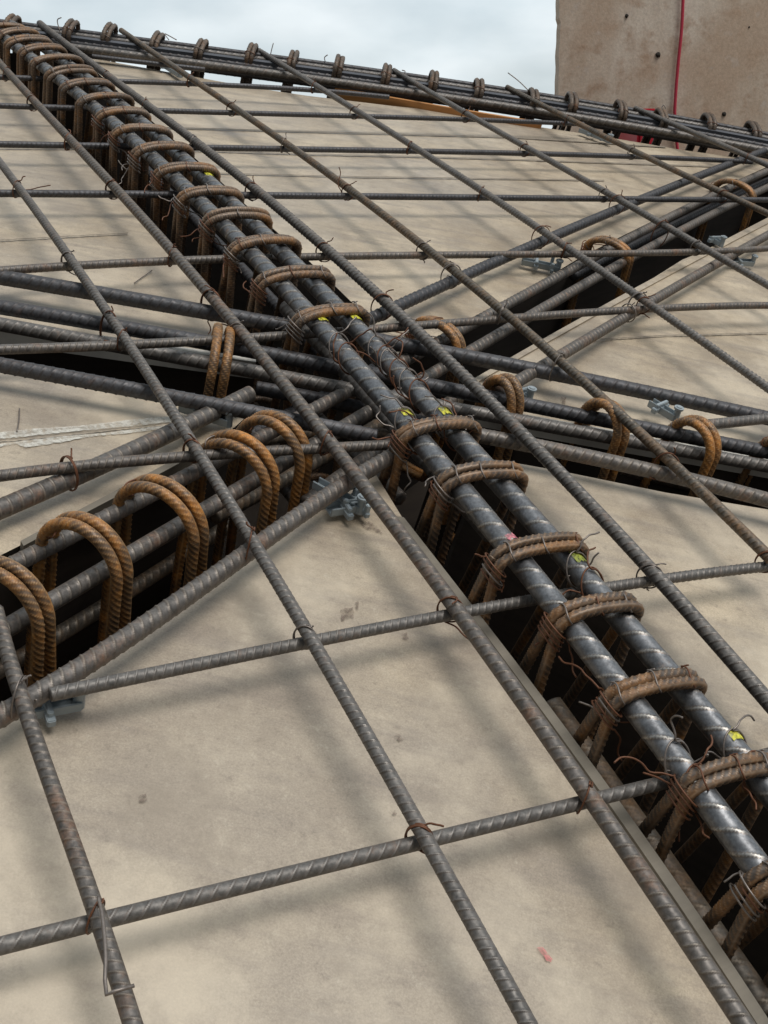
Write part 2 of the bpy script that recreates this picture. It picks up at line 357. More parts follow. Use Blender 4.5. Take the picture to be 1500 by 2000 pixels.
wallV, wallF = [], []
for nm, px in sectors:
    poly = [uvp(q) for q in px]
    dense = []
    for a, b in zip(poly, poly[1:]+poly[:1]):
        k = max(1, int(math.hypot(b[0]-a[0], b[1]-a[1])/.35))
        dense += [(a[0]+(b[0]-a[0])*i/k, a[1]+(b[1]-a[1])*i/k) for i in range(k)]
    us = [q[0] for q in dense]; vs_ = [q[1] for q in dense]
    pts = list(dense)
    for u in np.arange(min(us), max(us), .45):
        for v in np.arange(min(vs_), max(vs_), .45):
            if inside(dense, (u, v)) and min((u-a)**2+(v-b)**2 for a, b in dense) > .02: pts.append((float(u), float(v)))
    vv, _, ff, _, _, _ = delaunay_2d_cdt([Vector(q) for q in pts], [], [list(range(len(dense)))], 1, 1e-6)
    V = W([(q.x, q.y, surf(q.x, q.y)+HD) for q in vv])
    org = V.mean(0); me = bpy.data.meshes.new('deck'); me.from_pydata((V-org).tolist(), [], [list(f) for f in ff]); me.update()
    bm = bmesh.new(); bm.from_mesh(me); bmesh.ops.recalc_face_normals(bm, faces=bm.faces)
    bm.normal_update()
    up = Vector(Wd([0, 0, -1]))
    if sum((f.normal.dot(up) for f in bm.faces)) < 0: bmesh.ops.reverse_faces(bm, faces=bm.faces)
    bm.to_mesh(me); bm.free()
    for p in me.polygons: p.use_smooth = True
    props(link('deck_floor', me, M['deck'], None, org), kind='structure')
    n0 = len(wallV)
    for (u, v) in dense:
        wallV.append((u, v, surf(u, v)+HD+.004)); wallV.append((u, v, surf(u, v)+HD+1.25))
    k = len(dense)
    for i in range(k):
        j = (i+1) % k; wallF.append((n0+2*i, n0+2*i+1, n0+2*j+1, n0+2*j))
n0 = len(wallV)
for q in [un(*p_, HD+.01) for p_ in ((-34, 97), (170, 121))]: wallV += [tuple(q), tuple(q+[0, 0, 1.25])]
wallF.append((n0, n0+1, n0+3, n0+2))
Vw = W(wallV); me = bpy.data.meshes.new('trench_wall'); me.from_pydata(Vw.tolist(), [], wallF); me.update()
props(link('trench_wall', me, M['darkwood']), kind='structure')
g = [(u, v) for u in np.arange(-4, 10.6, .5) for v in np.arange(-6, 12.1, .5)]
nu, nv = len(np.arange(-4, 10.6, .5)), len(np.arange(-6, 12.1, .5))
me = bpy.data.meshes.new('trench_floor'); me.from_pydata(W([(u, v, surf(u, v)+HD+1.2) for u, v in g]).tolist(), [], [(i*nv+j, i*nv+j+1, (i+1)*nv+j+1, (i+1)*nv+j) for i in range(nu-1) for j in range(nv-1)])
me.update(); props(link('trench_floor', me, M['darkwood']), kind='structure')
bm = bmesh.new(); bmesh.ops.create_grid(bm, x_segments=1, y_segments=1, size=2500); me = bpy.data.meshes.new('ground'); bm.to_mesh(me); bm.free()
props(link('ground', me, M['ground'], None, (0, 0, 0)), kind='structure')

def strip(name, left, right, h, thick, mat, label, cat, deg=3):
    """a low board following the deck between two traced edges"""
    n = 60
    A = trace(left, h, deg, n); B = trace(right, h, deg, n); A2 = A+[0, 0, thick]; B2 = B+[0, 0, thick]
    V = W(np.stack([A, B, B2, A2], 1).reshape(-1, 3)); F = []
    for i in range(n-1):
        for k in range(4): F.append((4*i+k, 4*i+(k+1) % 4, 4*i+4+(k+1) % 4, 4*i+4+k))
    F += [(0, 1, 2, 3), (4*n-1, 4*n-2, 4*n-3, 4*n-4)]
    org = V.mean(0); me = bpy.data.meshes.new(name); me.from_pydata((V-org).tolist(), [], F); me.update()
    bm = bmesh.new(); bm.from_mesh(me); bmesh.ops.recalc_face_normals(bm, faces=bm.faces); bm.to_mesh(me); bm.free()
    return props(link(name, me, mat, None, org), label, cat)
strip('form_edge_board', [(774, 1008), (850, 1110), (972, 1271), (1126, 1481), (1247, 1650), (1342, 1790), (1410, 1894), (1478, 2002), (1640, 2255)],
      [(790, 1010), (920, 1184), (1070, 1374), (1170, 1504), (1270, 1644), (1370, 1797), (1436, 1897), (1500, 1990), (1690, 2290)], HD-.012, .15, M['edgewood'],
      'grey timber edge board along the left lip of the main trench at lower right', 'board')
strip('form_edge_board', [(-60, 612), (100, 640), (200, 656), (290, 668), (400, 684), (500, 700)], [(-60, 628), (100, 651), (200, 665), (290, 678), (400, 693), (500, 707)], HD-.012, .1, M['whitewash'],
      'pale grouted edge board on the upper lip of the left side trench', 'board')
strip('form_edge_board', [(860, 781), (955, 797), (1033, 811), (1153, 832), (1417, 881), (1540, 903)], [(860, 786), (955, 803), (1033, 818), (1153, 839), (1417, 887), (1540, 909)], HD-.012, .1, M['whitewash'],
      'pale grouted edge board on the upper lip of the right side trench', 'board')
strip('form_edge_board', [(40, 1056), (120, 1014), (200, 972), (290, 922), (350, 893), (430, 846)], [(46, 1066), (125, 1024), (206, 981), (296, 933), (372, 893), (440, 853)], HD-.03, .12, M['edgewood'],
      'grey timber edge board above the orange hoops of the lower left trench', 'board')
strip('form_edge_board', [(905, 763), (1000, 706), (1233, 578), (1393, 491), (1540, 415)], [(905, 752), (1000, 695), (1233, 567), (1393, 480), (1540, 404)], HD-.012, .1, M['deck'],
      'beige timber edge board along the lower lip of the upper right trench', 'board')

def patch(name, px, mat, label, cat, h=HD-.006):
    """thin paint or grout film on the deck with a ragged outline"""
    P = [un(x, y, h) for x, y in px]; out = []
    for a, b in zip(P, P[1:]+P[:1]):
        k = max(2, int(np.linalg.norm(b-a)/.012))
        k = min(k, 40)
        nrm = np.array([-(b-a)[1], (b-a)[0], 0]); nrm /= np.linalg.norm(nrm)+1e-9
        for i in range(k): out.append(a+(b-a)*i/k+nrm*rng.normal(0, .0018))
    out = np.array(out); out[:, 2] = [surf(u, v)+h for u, v in out[:, :2]]
    V = W(out); org = V.mean(0)
    vv, _, ff, _, _, _ = delaunay_2d_cdt([Vector(q[:2]) for q in out], [], [list(range(len(out)))], 1, 1e-7)
    V = W([(q.x, q.y, surf(q.x, q.y)+h) for q in vv]); me = bpy.data.meshes.new(name); me.from_pydata((V-org).tolist(), [], [list(f) for f in ff]); me.update()
    o = link(name, me, mat, None, org); return props(o, kind='structure')
patch('ground_grout_smear', [(-40, 848), (60, 838), (150, 832), (250, 820), (330, 813), (334, 824), (260, 832), (190, 838), (90, 848), (-40, 861)], M['grout'], None, None)
patch('ground_grout_smear', [(-40, 872), (40, 862), (110, 853), (200, 846), (300, 833), (335, 829), (338, 834), (250, 846), (180, 852), (90, 868), (50, 874), (30, 866), (-40, 880)], M['grout'], None, None)
def faded():
    m, t, b_ = nt('faded_red_mark'); tc = t.nodes.new('ShaderNodeTexCoord'); n = mix(t, .5, noise(t, tc.outputs['Object'], 60, 5, .7), noise(t, tc.outputs['Object'], 260, 4, .7))
    b_.inputs['Base Color'].default_value = (.60, .20, .19, 1); b_.inputs['Roughness'].default_value = .7; t.links.new(ramp(t, n, [(.38, .15), (.58, .8)]), b_.inputs['Alpha']); return m
M['fadedpink'] = faded()
patch('ground_paint_mark', [(1048, 1851), (1060, 1850), (1071, 1862), (1080, 1874), (1077, 1879), (1068, 1875), (1056, 1863)], M['fadedpink'], None, None)
def stain():
    m, t, b_ = nt('brown_deck_stain'); tc = t.nodes.new('ShaderNodeTexCoord'); n = mix(t, .6, noise(t, tc.outputs['Object'], 70, 5, .7), noise(t, tc.outputs['Object'], 300, 4, .7))
    b_.inputs['Base Color'].default_value = (.17, .125, .095, 1); b_.inputs['Roughness'].default_value = .7; t.links.new(ramp(t, n, [(.42, .05), (.60, .75)]), b_.inputs['Alpha']); return m
SM = stain()
for px in ([(270, 1553), (285, 1550), (288, 1562), (280, 1569), (272, 1566)], [(762, 1583), (772, 1582), (776, 1589), (768, 1592)], [(768, 1437), (780, 1434), (788, 1443), (780, 1449)],
           [(783, 1238), (796, 1235), (798, 1248), (790, 1250)], [(697, 1015), (722, 1018), (740, 1030), (748, 1043), (730, 1038), (712, 1030)], [(1096, 776), (1106, 775), (1104, 790), (1098, 788)],
           [(665, 1190), (690, 1186), (691, 1206), (668, 1212)], [(694, 1176), (702, 1175), (700, 1190), (696, 1191)]):
    patch('ground_stain', px, SM, None, None)
M['seam'] = simple('dark_panel_joint', (.21, .175, .135), .8)
for a in ([(-20, 289.5), (200, 290), (417, 295), (600, 301), (833, 306), (1000, 311), (1167, 317), (1400, 325)], [(300, 248), (600, 257), (1000, 268), (1300, 287)], [(420, 338), (700, 345), (1000, 349), (1180, 352)], [(-20, 470), (120, 462), (250, 455)], [(1130, 665), (1300, 655), (1500, 650)], [(-20, 862), (100, 851), (220, 838), (333, 827)]):
    up_ = [(x, y-.9) for x, y in a]; dn = [(x, y+.9) for x, y in a]
    patch('ground_panel_joint', up_+dn[::-1], M['seam'], None, None, HD-.010)

# ------------------------------------------------------------------ mat bars
BARS = {}
def bar(key, px, h, r, mat, pitch, label, group, cat='steel bar', deg=3, name='ribbed_bar', **kw):
    U = trace(px, h, deg, grow=True); o = ribbed(name, U, r, pitch, M[mat], **kw)
    props(o, label, cat, group); BARS[key] = (U, r, o); return o
A = {
 1: [(-8, 1190), (3, 1233), (27, 1317), (57, 1400), (83, 1483), (90, 1517), (127, 1600), (157, 1687), (187, 1787), (213, 1853), (237, 1927), (257, 1993), (280, 2070)],
 2: [(-25, 283), (0, 318), (33, 363), (83, 430), (130, 497), (187, 577), (230, 640), (283, 713), (320, 773), (367, 857), (417, 933), (450, 993), (520, 1090), (560, 1167), (597, 1240), (640, 1310), (687, 1387), (740, 1477), (810, 1597), (843, 1660), (887, 1733), (933, 1820), (977, 1900), (1000, 1947), (1045, 2020), (1075, 2080)],
 3: [(-25, 95), (0, 123), (57, 187), (133, 267), (217, 357), (300, 447), (353, 520), (417, 590), (483, 667), (517, 710), (583, 783), (650, 863), (713, 930), (760, 993), (820, 1085), (883, 1180), (933, 1253), (993, 1335), (1043, 1415), (1110, 1515), (1160, 1583), (1213, 1655), (1277, 1740), (1333, 1820), (1393, 1905), (1447, 1980), (1510, 2070)],
 4: [(75, 45), (167, 113), (267, 187), (333, 240), (433, 317), (497, 370), (567, 430), (657, 507), (753, 593), (833, 668), (917, 743), (1010, 830), (1083, 905), (1173, 1005), (1257, 1093), (1333, 1180), (1417, 1276), (1493, 1368), (1540, 1425)],
 5: [(235, 59), (333, 123), (433, 197), (497, 237), (567, 283), (687, 373), (783, 448), (860, 507), (910, 550), (1010, 633), (1117, 722), (1200, 798), (1267, 858), (1333, 925), (1400, 988), (1497, 1085), (1504, 1093)],
 6: [(505, 98), (600, 157), (700, 218), (807, 285), (950, 380), (1083, 466), (1150, 512), (1250, 582), (1333, 640), (1417, 698), (1497, 755), (1550, 795)],
 7: [(768, 137), (850, 185), (933, 233), (1067, 311), (1150, 358), (1240, 408), (1333, 459), (1410, 502), (1497, 556), (1550, 588)],
 8: [(990, 170), (1100, 226), (1233, 292), (1333, 341), (1497, 414), (1560, 445)],
 9: [(1240, 211), (1333, 250), (1433, 293), (1500, 323), (1560, 350)],
}
AR = {1: .0222, 2: .0225, 3: .0275, 4: .0285, 5: .0248, 6: .0238, 7: .0238, 8: .0238, 9: .0238}
AM = {1: 'greyrust', 2: 'grey', 3: 'greyrust', 4: 'grey', 5: 'brown', 6: 'grey', 7: 'grey', 8: 'brown', 9: 'grey'}
AL = {1: 'short steep bar running off the lower left corner, rust along its left side', 2: 'slim grey sloping bar over the middle of the lower deck panel, second from left',
      3: 'thick ribbed bar lying along the left lip of the main trench', 4: 'thick bar just right of the main cage, its far end sticking up over the skyline',
      5: 'brownish sloping bar just right of the thick one, ending at the right picture edge', 6: 'grey sloping bar with its top end over the middle of the far edge cage',
      7: 'sloping bar whose top end stands where the sky is brightest, crossing the upper right trench', 8: 'brown tinged sloping bar starting left of the concrete wall corner', 9: 'short sloping bar starting in front of the red crate at far right'}
ON = ['', 'first', 'second', 'third', 'fourth', 'fifth', 'sixth', 'seventh', 'eighth', 'ninth', 'tenth']
AP = {3: .042, 4: .038}
for k, px in A.items():
    bar(('A', k), px, 0.0, AR[k], AM[k], AP.get(k, .030), AL[k], 'sloping bars of the top mat', slope=.45, hgt=.135, crest=.105, rings=12)
BH = .055
B = {
 0: [(-40, 1857), (0, 1848), (167, 1807), (300, 1773), (497, 1725), (650, 1685), (800, 1650), (997, 1602), (1100, 1577), (1200, 1552), (1300, 1527)],
 1: [(97, 1354), (200, 1337), (333, 1312), (497, 1277), (583, 1258), (667, 1240), (767, 1220), (867, 1202), (933, 1191), (1020, 1175), (1167, 1150), (1267, 1136), (1333, 1127), (1497, 1106), (1515, 1104)],
 2: [(-30, 933), (0, 930), (100, 917), (233, 903), (367, 891), (450, 886), (530, 881), (667, 874), (773, 868)],
 3: [(-30, 684), (83, 679), (300, 670), (500, 661), (567, 656), (720, 645), (867, 630), (1017, 618), (1200, 608), (1300, 603), (1497, 597), (1560, 596)],
 4: [(-30, 530), (0, 528), (100, 523), (200, 518), (333, 510), (447, 505), (620, 500), (780, 498), (1000, 498), (1150, 497), (1290, 494), (1393, 489), (1540, 483)],
 5: [(-30, 378), (167, 378), (333, 380), (517, 382), (667, 383), (833, 385), (997, 387), (1167, 388), (1300, 389), (1443, 390), (1540, 391)],
 6: [(-30, 282), (200, 284), (417, 288), (600, 292), (833, 297), (997, 299), (1167, 303), (1333, 309), (1470, 317)],
 7: [(-30, 206), (133, 210), (300, 216), (497, 222), (667, 226), (833, 231), (997, 236), (1140, 243)],
 8: [(-30, 150), (83, 153), (207, 158), (333, 163), (497, 169), (567, 173), (660, 180), (760, 190)],
 9: [(180, 110), (233, 117), (300, 124), (400, 136)],
}
BL = {0: 'grey ribbed cross bar nearest the bottom, its right end over the dark trench', 1: 'second cross bar from the bottom, starting beside the grey plastic spacer at left',
      2: 'cross bar ending at the crowded trench junction after passing over the white grout line', 3: 'brownish cross bar passing through the junction and on over the right panel', 4: 'cross bar just above the junction, fourth above the bottom one',
      5: 'cross bar spanning the whole width, fifth above the bottom one', 6: 'cross bar lying along the pale joint of the deck boards', 7: 'cross bar sixth from the far edge cage side, third below the skyline at left',
      8: 'thin far cross bar second from the far cage', 9: 'shortest farthest cross bar right under the far edge cage'}
BL[7] = 'cross bar next above the one on the pale deck joint'
BM = {0: 'dark', 1: 'grey', 2: 'greyrust', 3: 'greyrust', 4: 'greyrust', 5: 'dark', 6: 'dark', 7: 'dark', 8: 'dark', 9: 'dark'}
M_B0 = 'grey'
for k, px in B.items():
    bar(('B', k), px, BH, .0215 if k < 9 else .02, 'grey' if k == 0 else BM[k], {0: .046}.get(k, .031), BL[k], 'cross bars of the top mat', slope=.5 if k else .9, hgt=.13, crest=.105, rings=12, deg=3 if k < 9 else 2)
bar(('B', 10), [(1425, 1497), (1477, 1482), (1540, 1466), (1600, 1452)], BH, .026, 'grey', .05, 'stub of cross bar coming out from under the main cage at the right edge', 'cross bars of the top mat', deg=2)
bar(('B', 11), [(1383, 829), (1430, 825), (1500, 817), (1570, 809)], BH, .027, 'grey', .036, 'short dark cross bar behind the heavy one at the right edge', 'cross bars of the top mat', deg=2)

# ------------------------------------------------------------------ trench bars
G1 = 'heavy bars of the side trenches'
bar('E', [(-120, 1465), (0, 1397), (83, 1350), (200, 1278), (333, 1185), (477, 1084), (600, 998), (667, 947), (770, 888)], .072, .0335, 'greyrust', .043, 'heavy ribbed bar lying along the lower lip of the lower left trench', G1, crest=.12, hgt=.10, rings=12, slope=.5)
bar('F', [(-100, 1036), (0, 994), (75, 963), (150, 930), (240, 888), (333, 846), (410, 808), (488, 770)], .115, .036, 'greyrust', .05, 'heavy bar passing over the white grout line with a rusted cut end above the junction', G1, crest=.12, hgt=.10, rings=12, slope=.1, deg=2)
bar('G', [(700, 633), (783, 595), (883, 549), (1000, 498), (1100, 456), (1200, 411), (1317, 362), (1417, 323), (1500, 292), (1600, 255)], .085, .0335, 'dark', .05, 'dark heavy bar rising from the junction to the upper right corner', G1, crest=.12, hgt=.10, rings=12, slope=.2, deg=2)
bar('H', [(975, 768), (1000, 750), (1067, 710), (1133, 672), (1233, 614), (1317, 563), (1400, 514), (1500, 458), (1600, 405)], .095, .031, 'greyrust', .04, 'ribbed bar on the lower lip of the upper right trench', G1, crest=.12, hgt=.10, rings=12, slope=.2, deg=2)
bar('D1a', [(-60, 1146), (0, 1115), (77, 1077), (133, 1047), (217, 1005), (300, 964), (383, 921), (520, 850), (655, 780), (820, 690), (1000, 590), (1067, 553), (1143, 510), (1213, 472), (1310, 422), (1403, 377), (1500, 337), (1600, 295)], .155, .031, 'greyrust', .045, 'long bar under the left feet of the orange hoops, running through the junction', G1, crest=.12, hgt=.10, rings=12, slope=.3, deg=3)
bar('D1b', [(-60, 1262), (0, 1230), (117, 1167), (207, 1113), (283, 1070), (353, 1027), (417, 990), (487, 947), (600, 877), (733, 800), (910, 687), (1033, 616), (1083, 588), (1177, 537), (1250, 493), (1333, 447), (1440, 397), (1500, 367), (1600, 322)], .155, .031, 'greyrust', .045, 'long bar under the right shoulders of the orange hoops, running through the junction', G1, crest=.12, hgt=.10, rings=12, slope=.3, deg=3)
bar('D1c', [(1120, 540), (1200, 498), (1317, 440), (1440, 382), (1500, 352), (1600, 308)], .30, .033, 'dark', .045, 'middle dark bar deep between the two long bars of the upper right trench', G1, crest=.12, hgt=.10, rings=12, slope=.3, deg=2)
bar('D2a', [(-80, 528), (0, 543), (133, 562), (233, 580), (333, 598), (433, 615), (497, 626), (568, 638)], .085, .037, 'dark', .05, 'upper dark heavy bar at left, ending rusty at the main cage', G1, crest=.12, hgt=.10, rings=12, slope=.5, deg=2)
bar('D2b', [(-80, 586), (0, 600), (100, 617), (200, 634), (300, 651), (400, 669), (497, 686), (633, 712), (727, 729), (833, 751), (1020, 790), (1100, 806), (1183, 822), (1267, 839), (1350, 854), (1433, 869), (1500, 882), (1600, 902)], .12, .0345, 'dark', .046, 'dark heavy bar from left edge through the junction, upper one in the right hoops', G1, crest=.12, hgt=.10, rings=12, slope=.5, deg=3)
bar('D2c', [(-80, 620), (0, 634), (100, 651), (200, 669), (317, 690), (400, 706), (497, 727), (567, 740), (683, 763), (863, 797), (1027, 823), (1117, 840), (1200, 855), (1300, 873), (1417, 896), (1500, 911), (1600, 930)], .145, .0315, 'grey', .044, 'grey bar beside the dark one, passing through the left pair of orange hoops', G1, crest=.12, hgt=.10, rings=12, slope=.5, deg=3)
bar('D2d', [(-80, 698), (0, 713), (133, 738), (267, 763), (400, 787), (497, 807), (633, 833), (735, 853)], .085, .034, 'dark', .044, 'dark heavy bar on the lower lip of the left trench, cut end in the junction', G1, crest=.12, hgt=.10, rings=12, slope=.5, deg=2)
bar('D2e', [(730, 661), (833, 684), (910, 699), (1000, 715), (1100, 732), (1233, 759), (1367, 788), (1500, 817), (1600, 840)], .085, .037, 'dark', .062, 'darkest heavy bar crossing the right panel from the junction', G1, crest=.12, hgt=.10, rings=12, slope=.5, deg=2)
bar('D2f', [(860, 836), (927, 850), (1067, 878), (1167, 897), (1267, 917), (1367, 941), (1500, 977), (1600, 1005)], .075, .0345, 'greyrust', .046, 'heavy bar along the lower lip of the right trench', G1, crest=.12, hgt=.10, rings=12, slope=.5, deg=2)
G2 = 'lower bars deep in the trenches'
def low(px, h, r, label, mat='greyrust', pitch=.045, deg=2): bar('low%d' % len(BARS), px, h, r, mat, pitch, label, G2, deg=deg)
low([(1075, 1378), (1110, 1425), (1150, 1480), (1200, 1550), (1330, 1740), (1500, 1980)], .50, .047, 'thick brown bar low in the main trench behind the grey edge board', 'brown', .07)
low([(985, 872), (1050, 885), (1120, 897), (1220, 918), (1400, 960), (1560, 1000)], .42, .033, 'dim lower bar inside the right trench')
low([(845, 760), (930, 775), (1050, 852), (1200, 890), (1400, 935)], .55, .03, 'dim brown bar lowest in the right trench')
low([(520, 905), (560, 955), (600, 1000), (680, 1085)], .55, .035, 'short dim bar in the junction beside the plastic spacer')
low([(560, 760), (640, 840), (720, 910), (780, 975)], .45, .036, 'dim bar beneath the main cage inside the junction')
low([(450, 870), (560, 815), (700, 738), (860, 650)], .34, .034, 'dark bar below the long ones in the middle of the junction', 'dark')
low([(420, 1010), (500, 965), (620, 900), (740, 830), (830, 770)], .46, .034, 'lower rusty bar passing under the junction', 'brown')
low([(-40, 1330), (120, 1240), (300, 1120), (470, 1010)], .75, .033, 'bottom bar barely visible in the dark lower left trench', 'brown')

low([(500, 760), (600, 772), (700, 796), (850, 836), (960, 860)], .26, .034, 'dark bar crossing the junction under the grey trench bar', 'dark')
low([(600, 985), (660, 930), (740, 878), (830, 820), (920, 760)], .30, .033, 'brownish bar rising across the junction below the shiny cage bars', 'greyrust')
low([(540, 690), (640, 716), (760, 745), (880, 772), (980, 800)], .34, .034, 'deeper dark bar crossing the junction below the dark heavy one', 'dark')
low([(470, 870), (560, 850), (650, 846), (760, 850)], .38, .03, 'level rusty bar low in the left part of the junction', 'brown')
low([(770, 700), (850, 668), (930, 625), (1010, 580), (1090, 535)], .42, .034, 'lower dark bar at the mouth of the upper right trench', 'dark')
# main cage bars with paint marks
CH = -.04
c1 = [(-60, 25), (-30, 47), (13, 80), (37, 97), (63, 115), (90, 135), (147, 176), (187, 207), (220, 237), (257, 269), (300, 309), (340, 349), (387, 397), (440, 450), (507, 517), (567, 580), (633, 650), (700, 724), (773, 804), (850, 891), (933, 985), (1033, 1112), (1077, 1168), (1127, 1230), (1187, 1308), (1253, 1390), (1320, 1480), (1400, 1589), (1467, 1687), (1560, 1825)]
c2 = [(20, 45), (60, 78), (130, 125), (185, 163), (240, 205), (300, 264), (357, 312), (400, 353), (450, 400), (500, 442), (580, 517), (640, 577), (707, 645), (767, 707), (833, 783), (907, 875), (983, 960), (1050, 1035), (1113, 1103), (1140, 1133), (1233, 1230), (1280, 1283), (1333, 1348), (1393, 1415), (1443, 1473), (1483, 1518), (1570, 1620)]
GC = 'the two heavy bars of the main cage'
C1o = bar('C1', c1, CH, .045, 'bright', .092, 'shiny heavy bar under the cage stirrups, left one of the two', GC, slope=.75, hgt=.085, crest=.075, nseg=24, longi=.05, rings=20)
C2o = bar('C2', c2, CH, .045, 'bright', .092, 'shiny heavy bar under the cage stirrups, right one of the two', GC, slope=.75, hgt=.085, crest=.075, nseg=24, longi=.05, rings=20)
low([(560, 600), (640, 690), (760, 815), (850, 915), (960, 1045)], .12, .04, 'third heavy bar just beneath the two shiny cage bars at the junction', 'grey', .07)
low([(430, 470), (640, 690), (860, 925), (1100, 1225), (1300, 1470)], .62, .036, 'bottom bar of the main cage seen between the stirrup legs', 'brown', .05)
low([(200, 240), (420, 470), (640, 705)], .40, .034, 'side bar of the main cage above the junction', 'dark', .05)
def mark(key, pxa, pxb, mat, wrap=1.35):
    U, r, o = BARS[key]; P = U; W_ = W(P)
    a = un(*pxa, CH); b = un(*pxb, CH)
    ia = int(np.argmin(np.linalg.norm(P-a, axis=1))); d = P[min(ia+1, len(P)-1)]-P[ia-1]; d /= np.linalg.norm(d)
    ln = np.linalg.norm(b-a); c = P[ia]+d*((a-P[ia]) @ d); ss = np.linspace(0, ln, 7)
    up = np.array([0, 0, -1.0]); side = np.cross(d, up); side /= np.linalg.norm(side); up = np.cross(side, d)
    V = []; th = np.linspace(-wrap/2, wrap/2, 11)
    for i, s_ in enumerate(ss):
        for j, t in enumerate(th):
            e = rng.normal(0, .004) if i in (0, 6) or j in (0, 10) else 0
            V.append(c+d*(s_+e)+(up*math.cos(t-.25)+side*math.sin(t-.25))*r*1.10)
    Q = [(i*11+j, i*11+j+1, (i+1)*11+j+1, (i+1)*11+j) for i in range(6) for j in range(10)]
    V = W(V); org = V.mean(0); m_ = npmesh('paint_mark', V-org, np.array(Q)); link('paint_mark', m_, M[mat], o, org-np.array(o.location))
mark('C1', (612, 628), (626, 643), 'yellow'); mark('C2', (681, 625), (692, 640), 'yellow')
mark('C1', (782, 815), (794, 828), 'yellow'); mark('C2', (864, 812), (876, 825), 'yellow')
mark('C2', (1100, 1093), (1118, 1116), 'green'); mark('C2', (1411, 1442), (1430, 1462), 'yellow'); mark('C2', (401, 348), (410, 357), 'yellow'); mark('C1', (980, 1062), (989, 1071), 'pink')

# ------------------------------------------------------------------ tie wires
def curl(start, d, length, n=6, wob=.35):
    P = [np.array(start)]; d = np.array(d, float); d /= np.linalg.norm(d)
    for i in range(n):
        d = d + rng.normal(0, wob, 3)*np.array([1, 1, .6]); d /= np.linalg.norm(d)
        q = P[-1]+d*length/n
        if q[2] > surf(q[0], q[1])+HD-.02: q[2] = surf(q[0], q[1])+HD-.02
        P.append(q)
    return P
def tie_path(P0, ax, a, b, turns=1.2, tail=(.12, .16), lean=0.0):
    """wire loop round something whose axis is perpendicular to ax; a, b half sizes across and along the normal"""
    ax = np.array([ax[0], ax[1], 0.0]); ax /= np.linalg.norm(ax); up = np.array([0, 0, -1.0]); fw = np.cross(ax, up)
    pts = []
    n = int(14*turns)
    for i in range(n+1):
        t = -.6*math.pi*0+2*math.pi*turns*i/n + math.pi/2
        pts.append(P0+ax*a*math.cos(t)+up*b*math.sin(t)+fw*(lean*math.sin(t)+.012*(i/n-.5)))
    t0 = curl(pts[0], ax*rng.choice([-1, 1])+up*.9+fw*rng.normal(0, .5), tail[0]); t1 = curl(pts[-1], ax*rng.choice([-1, 1])+up*.5+fw*rng.normal(0, .7), tail[1])
    return catmull(t0[::-1][:-1]+pts+t1[1:], 4)
def wire(name, pts, parent=None, mat='wire', r=.0033):
    return tube(name, W(np.array(pts)), r*S, M[mat], parent, 6)
def crossing(k1, k2):
    P, Q = BARS[k1][0], BARS[k2][0]
    for i in range(len(P)-1):
        p, d = P[i][:2], P[i+1][:2]-P[i][:2]
        A_, B_ = Q[:-1, :2], Q[1:, :2]-Q[:-1, :2]
        den = d[0]*B_[:, 1]-d[1]*B_[:, 0]; w_ = A_-p
        t = (w_[:, 0]*B_[:, 1]-w_[:, 1]*B_[:, 0])/den; s_ = (w_[:, 0]*d[1]-w_[:, 1]*d[0])/den
        ok = np.where((t >= 0) & (t <= 1) & (s_ >= 0) & (s_ <= 1))[0]
        if len(ok):
            j = ok[0]; a = P[i]+(P[i+1]-P[i])*t[j]; b = Q[j]+(Q[j+1]-Q[j])*s_[j]
            d2 = B_[j]/np.linalg.norm(B_[j]); d1 = d/np.linalg.norm(d); return a, b, d1, d2
    return None
SA = {k: ON[k]+' sloping bar' for k in range(1, 10)}
SB = {0: 'lowest cross bar', 1: 'second lowest cross bar', 2: 'cross bar over the grout line', 3: 'brownish cross bar', 4: 'cross bar above the junction', 5: 'fifth cross bar up', 6: 'sixth cross bar up', 7: 'seventh cross bar up', 8: 'eighth cross bar up'}
HEAVY = {'E': 'heavy lower left bar', 'F': 'heavy bar over the grout', 'G': 'dark heavy bar at upper right', 'H': 'ribbed bar at upper right lip', 'D2a': 'upper dark bar at left', 'D2c': 'grey trench bar at left', 'D2d': 'dark bar on the left lip', 'D2e': 'darkest heavy bar at right', 'D2f': 'heavy bar on the right lip', 'D1b': 'long bar under the orange hoops'}
def tie(k1, k2, tail=None, mat='wire'):
    c = crossing(k1, k2)
    if c is None: return
    a, b, d1, d2 = c; r1, r2 = BARS[k1][1], BARS[k2][1]
    ax = d1+d2 if rng.random() < .5 else d1-d2; ax = np.array(ax); ax /= np.linalg.norm(ax)
    mid = (a+b)/2; hh = abs(a[2]-b[2])/2+max(r1, r2)*1.12
    tl = tail or (rng.uniform(.02, .06), rng.uniform(.03, .11))
    pts = tie_path(mid, ax, max(r1, r2)*1.75, hh, turns=float(rng.choice([1.5, 2.5])), tail=tl)
    n1 = SA[k1[1]] if k1[0] == 'A' else SB[k1[1]]
    n2 = HEAVY[k2] if isinstance(k2, str) else SB[k2[1]]
    o = wire('tie_wire', pts, mat=mat if rng.random() < .8 else 'wiregrey')
    props(o, 'rusty tie wire where %s meets %s' % (n1, n2), 'tie wire', 'tie wires on the mat crossings')
skip = {(4, 3), (4, 2)}
for i in range(1, 10):
    for j in range(0, 9):
        if (i, j) in skip: continue
        tie(('A', i), ('B', j), tail=(.06, .25) if (i, j) in ((2, 5), (5, 5), (3, 1)) else None)
